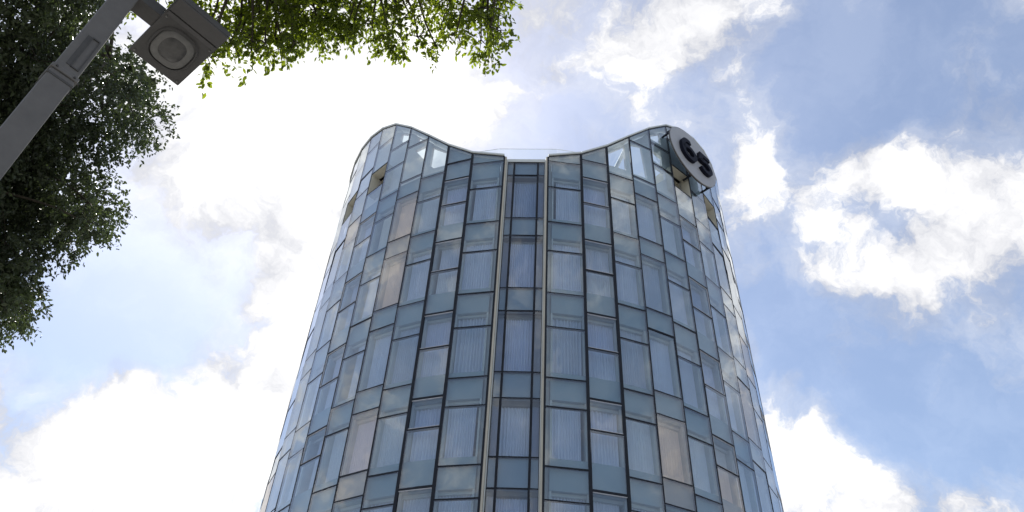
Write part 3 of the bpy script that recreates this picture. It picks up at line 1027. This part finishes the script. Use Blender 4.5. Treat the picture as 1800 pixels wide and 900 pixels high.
TOP_CLUMPS = [(-2.90,3.53,7.54,0.25),(-2.64,3.13,7.78,0.18),(-1.86,4.30,7.50,0.19),(-2.09,3.92,7.11,0.18),(-2.40,3.89,7.35,0.39),(-3.49,3.24,6.94,0.14),(-0.79,3.29,6.83,0.31),(-2.29,3.21,7.94,0.26),(-2.63,3.38,7.50,0.21),(-1.96,3.39,7.70,0.37),(-0.30,4.57,8.21,0.23),(-1.02,3.42,7.05,0.33),(-2.45,4.16,6.42,0.12),(-0.60,3.94,8.20,0.37),(-3.57,3.12,7.30,0.16),(-1.77,3.42,8.24,0.18),(-3.05,3.39,7.49,0.34),(-0.81,4.49,7.71,0.28),(-2.68,3.49,8.22,0.25),(-1.20,2.96,7.68,0.17),(-2.39,4.06,6.82,0.31),(-3.24,3.42,6.98,0.27),(-3.23,4.45,7.58,0.35),(-3.43,3.99,6.59,0.22),(-2.61,4.12,6.89,0.21),(-2.71,4.27,8.00,0.20),(-0.94,4.39,7.77,0.28),(-1.54,3.34,7.91,0.31),(-1.92,4.12,7.20,0.34),(-1.00,3.29,8.47,0.22),(-3.26,2.91,7.00,0.28),(-2.68,3.46,8.02,0.24),(-0.30,3.52,8.26,0.24),(-0.37,4.30,7.85,0.17),(-0.85,3.78,8.21,0.35),(-0.16,4.01,8.35,0.15),(-3.58,3.82,6.89,0.13),(-3.25,4.10,8.03,0.22),(-2.53,4.46,8.10,0.19),(-1.04,3.61,7.52,0.21),(-1.97,3.86,7.18,0.27),(-1.31,4.58,7.31,0.17),(-2.68,3.06,7.31,0.23),(-2.36,4.21,6.60,0.18),(-1.74,4.17,6.76,0.12),(-1.47,3.18,7.36,0.20),(-3.04,4.66,7.31,0.18),(-2.71,4.54,7.67,0.28),(-0.98,3.59,8.38,0.35),(-1.99,2.97,6.78,0.30),(-3.21,2.73,6.46,0.11),(-2.12,4.02,6.25,0.10),(-1.48,4.17,7.63,0.31),(-1.43,3.11,8.23,0.11),(-2.79,3.38,6.78,0.36),(-2.90,3.39,8.04,0.33),(-0.33,4.10,7.36,0.26),(-1.81,4.44,8.19,0.21),(-3.14,4.13,7.88,0.31),(-2.14,4.67,8.06,0.38),(-2.91,2.95,7.05,0.18),(-0.66,4.11,6.69,0.11),(-2.76,4.37,7.54,0.26),(-0.28,3.29,8.40,0.34),(-0.11,3.39,7.15,0.10),(-2.56,3.86,7.96,0.31),(-1.01,3.80,6.83,0.16),(-2.40,4.59,7.23,0.12),(-1.51,4.89,8.11,0.32),(-0.07,3.19,7.56,0.10),(-1.39,3.20,8.51,0.10),(-1.10,3.82,7.91,0.36),(-0.87,3.01,6.94,0.36),(-1.36,3.09,8.02,0.19),(-2.85,3.80,8.08,0.31),(-3.01,3.18,6.46,0.32),(-0.38,3.09,8.02,0.21),(-3.06,4.67,7.75,0.22),(-1.52,3.13,6.89,0.29),(-3.42,4.27,7.27,0.18),(-1.55,3.51,8.28,0.22),(-1.08,4.21,7.60,0.20),(-0.47,3.80,8.30,0.26),(-2.02,4.05,6.93,0.33),(-2.21,4.45,7.50,0.37),(-2.49,3.94,8.38,0.27),(-2.09,3.93,6.77,0.38),(-0.74,3.94,7.14,0.34),(-0.14,3.26,8.48,0.25),(-1.96,3.10,7.87,0.21),(-1.90,2.98,7.37,0.27),(-1.39,3.18,7.05,0.23),(-2.94,4.18,6.21,0.15),(-1.69,3.38,7.71,0.28),(-1.89,3.55,8.68,0.19),(-0.85,3.61,7.22,0.24),(-1.83,3.38,7.12,0.25),(-0.48,3.15,8.27,0.22),(-0.22,2.91,7.39,0.31),(-3.31,4.02,7.28,0.18),(-0.70,4.11,8.57,0.15),(-3.30,3.65,6.45,0.22),(-0.11,3.18,7.02,0.12),(-1.74,4.61,7.67,0.26),(-2.66,2.90,7.02,0.20),(-2.24,3.31,8.69,0.10),(-2.82,4.30,6.78,0.28),(-1.20,4.23,7.25,0.19),(-0.56,3.69,7.62,0.33),(-2.11,3.65,6.52,0.18),(-2.78,3.32,7.30,0.20),(-2.18,3.49,7.49,0.25),(-0.30,4.68,7.79,0.12),(-2.20,3.22,8.20,0.16),(-2.45,3.44,8.29,0.37),(-2.54,4.10,6.33,0.10),(-2.93,3.75,7.43,0.23),(-3.28,4.15,7.52,0.39),(-2.31,3.02,6.76,0.20),(-1.18,3.25,7.28,0.27),(-1.94,3.39,6.79,0.29),(-2.87,3.71,8.35,0.22),(-3.25,2.93,6.40,0.07),(-0.14,2.68,7.17,0.14),(-3.03,3.52,8.33,0.34),(-0.45,4.04,7.10,0.31),(-2.91,3.98,7.82,0.20),(-3.15,4.29,6.66,0.19),(-1.51,4.16,6.87,0.18),(-1.35,3.80,6.79,0.26),(-2.59,4.22,7.07,0.32),(-1.06,3.28,7.00,0.26),(-0.33,4.01,6.70,0.20),(-3.56,3.11,7.65,0.28),(-0.56,3.29,7.92,0.34),(-3.04,4.33,6.40,0.10),(-2.86,4.28,6.51,0.13),(-2.44,4.27,6.69,0.16),(-2.36,4.37,6.65,0.12),(-2.04,4.22,6.85,0.14),(-1.73,4.28,6.89,0.13),(-1.42,4.34,6.93,0.14),(-1.36,4.44,6.88,0.10),(-1.08,4.35,6.99,0.13),(-0.90,4.42,6.97,0.12),(-0.44,4.37,7.04,0.15),(-0.36,4.48,6.98,0.11),(-0.31,4.31,7.09,0.15),(-2.66,4.22,6.63,0.14)]



def leaf_cloud(centres, per_m3, size, name, material, parent, hang, shell=0.55):
    """thousands of small folded leaves on sprays around each clump"""
    V, T, tone = [], [], []
    for (x, y, z, r) in centres:
        n = max(30, int(per_m3 * r ** 2.3))
        ns = max(6, n // 14)
        d = rng.normal(size=(ns, 3))
        d /= np.linalg.norm(d, axis=1)[:, None]
        rr = r * (shell + (1.12 - shell) * rng.random(ns) ** 0.7)
        base = np.array([x, y, z + CAMZ]) + d * (rr * rng.uniform(0.45, 1.0, ns))[:, None] * np.array([1, 1, 0.85])
        tip = base + (d * 0.5 + np.array([0, 0, -hang])) * (0.16 + 0.22 * rng.random(ns))[:, None] * (0.6 + r)
        clump_tone = rng.uniform(0.0, 0.75)
        for s in range(ns):
            m = 14
            q = np.linspace(0.05, 1, m) + rng.normal(0, 0.03, m)
            p = base[s] + (tip[s] - base[s]) * q[:, None] + rng.normal(0, size * 0.33, (m, 3))
            ax = (tip[s] - base[s])
            ax = ax / (np.linalg.norm(ax) + 1e-6)
            dr = ax * 0.55 + rng.normal(0, 0.6, (m, 3)) + np.array([0, 0, -0.25 - 0.4 * hang])
            dr /= np.linalg.norm(dr, axis=1)[:, None]
            up = rng.normal(0, 0.75, (m, 3)) + np.array([0, 0, 1.0])
            sd = np.cross(dr, up)
            sd /= np.linalg.norm(sd, axis=1)[:, None] + 1e-6
            nr = np.cross(sd, dr)
            L = size * rng.uniform(0.65, 1.25, m)[:, None]
            w = L * rng.uniform(0.20, 0.27, (m, 1))
            fold = nr * w * 0.35
            b0 = p
            quad = np.stack([b0, b0 + dr * L * 0.33 - sd * w + fold, b0 + dr * L * 0.70 - sd * w * 0.82 + fold, b0 + dr * L,
                             b0 + dr * L * 0.70 + sd * w * 0.82 + fold, b0 + dr * L * 0.33 + sd * w + fold], axis=1)
            V.append(quad.reshape(-1, 3))
            tone.append(np.clip(clump_tone + rng.normal(0, 0.22, m), 0, 1))
    V = np.concatenate(V)
    tone = np.concatenate(tone)
    nl = len(V) // 6
    idx = np.arange(nl)[:, None] * 6
    quads = np.concatenate([idx + np.array([[0, 3, 2, 1]]), idx + np.array([[0, 5, 4, 3]])], axis=1).reshape(-1)
    me = bpy.data.meshes.new(name)
    me.vertices.add(len(V))
    me.vertices.foreach_set('co', V.astype(np.float32).reshape(-1))
    me.loops.add(len(quads))
    me.loops.foreach_set('vertex_index', quads.astype(np.int32))
    me.polygons.add(nl * 2)
    me.polygons.foreach_set('loop_start', np.arange(nl * 2, dtype=np.int32) * 4)
    at = me.attributes.new('tone', 'FLOAT', 'POINT')
    at.data.foreach_set('value', np.repeat(tone, 6).astype(np.float32))
    me.materials.append(material)
    me.update(calc_edges=True)
    me.validate()
    return link(name, me, parent), nl


def curve_pts(a, b, sag, n=7):
    a, b = Vector(a), Vector(b)
    return [a.lerp(b, i / n) + Vector((0, 0, sag * math.sin(math.pi * i / n))) + Vector((random.gauss(0, 0.03), random.gauss(0, 0.03), random.gauss(0, 0.03))) * (1 if 0 < i < n else 0) for i in range(n + 1)]


def build_tree(name, label, base, fork, limbs, centres, trunk_r, leaf, per, size, hang):
    t = empty(name, base)
    tag(t, label, 'tree')
    mb = MB()
    tr = curve_pts(base, fork, 0.0, 10)
    mb.tube(tr, [trunk_r * (1.35 if i == 0 else 1.0 - 0.045 * i) for i in range(11)], 14)
    mb.build('trunk', M['bark'], t, smooth=True)
    ends = []
    for e in limbs:
        lp = curve_pts(fork, e, 0.35, 9)
        mb = MB()
        mb.tube(lp, [trunk_r * (0.55 - 0.045 * i) for i in range(10)], 10)
        mb.build('limb', M['bark'], t, smooth=True)
        ends += lp[3:]
    mb = MB()
    for (x, y, z, r) in centres:
        c = Vector((x, y, z + CAMZ))
        e = min(ends, key=lambda p: (p - c).length)
        mb.tube(curve_pts(e, c, 0.08, 5), [0.03, 0.025, 0.02, 0.015, 0.011, 0.007], 6)
        for _ in range(5):
            d = Vector((random.gauss(0, 1), random.gauss(0, 1), random.gauss(0, 0.7))).normalized()
            mb.tube([c, c + d * r * 0.5, c + d * r * 0.95 + Vector((0, 0, -0.12 * hang))], [0.007, 0.005, 0.002], 4)
    mb.build('twigs', M['twig'], t, smooth=True)['kind'] = 'stuff'
    o, nl = leaf_cloud(centres, per, size, 'crown', leaf, t, hang)
    o['kind'] = 'stuff'
    print(name, 'leaves', nl)
    return t


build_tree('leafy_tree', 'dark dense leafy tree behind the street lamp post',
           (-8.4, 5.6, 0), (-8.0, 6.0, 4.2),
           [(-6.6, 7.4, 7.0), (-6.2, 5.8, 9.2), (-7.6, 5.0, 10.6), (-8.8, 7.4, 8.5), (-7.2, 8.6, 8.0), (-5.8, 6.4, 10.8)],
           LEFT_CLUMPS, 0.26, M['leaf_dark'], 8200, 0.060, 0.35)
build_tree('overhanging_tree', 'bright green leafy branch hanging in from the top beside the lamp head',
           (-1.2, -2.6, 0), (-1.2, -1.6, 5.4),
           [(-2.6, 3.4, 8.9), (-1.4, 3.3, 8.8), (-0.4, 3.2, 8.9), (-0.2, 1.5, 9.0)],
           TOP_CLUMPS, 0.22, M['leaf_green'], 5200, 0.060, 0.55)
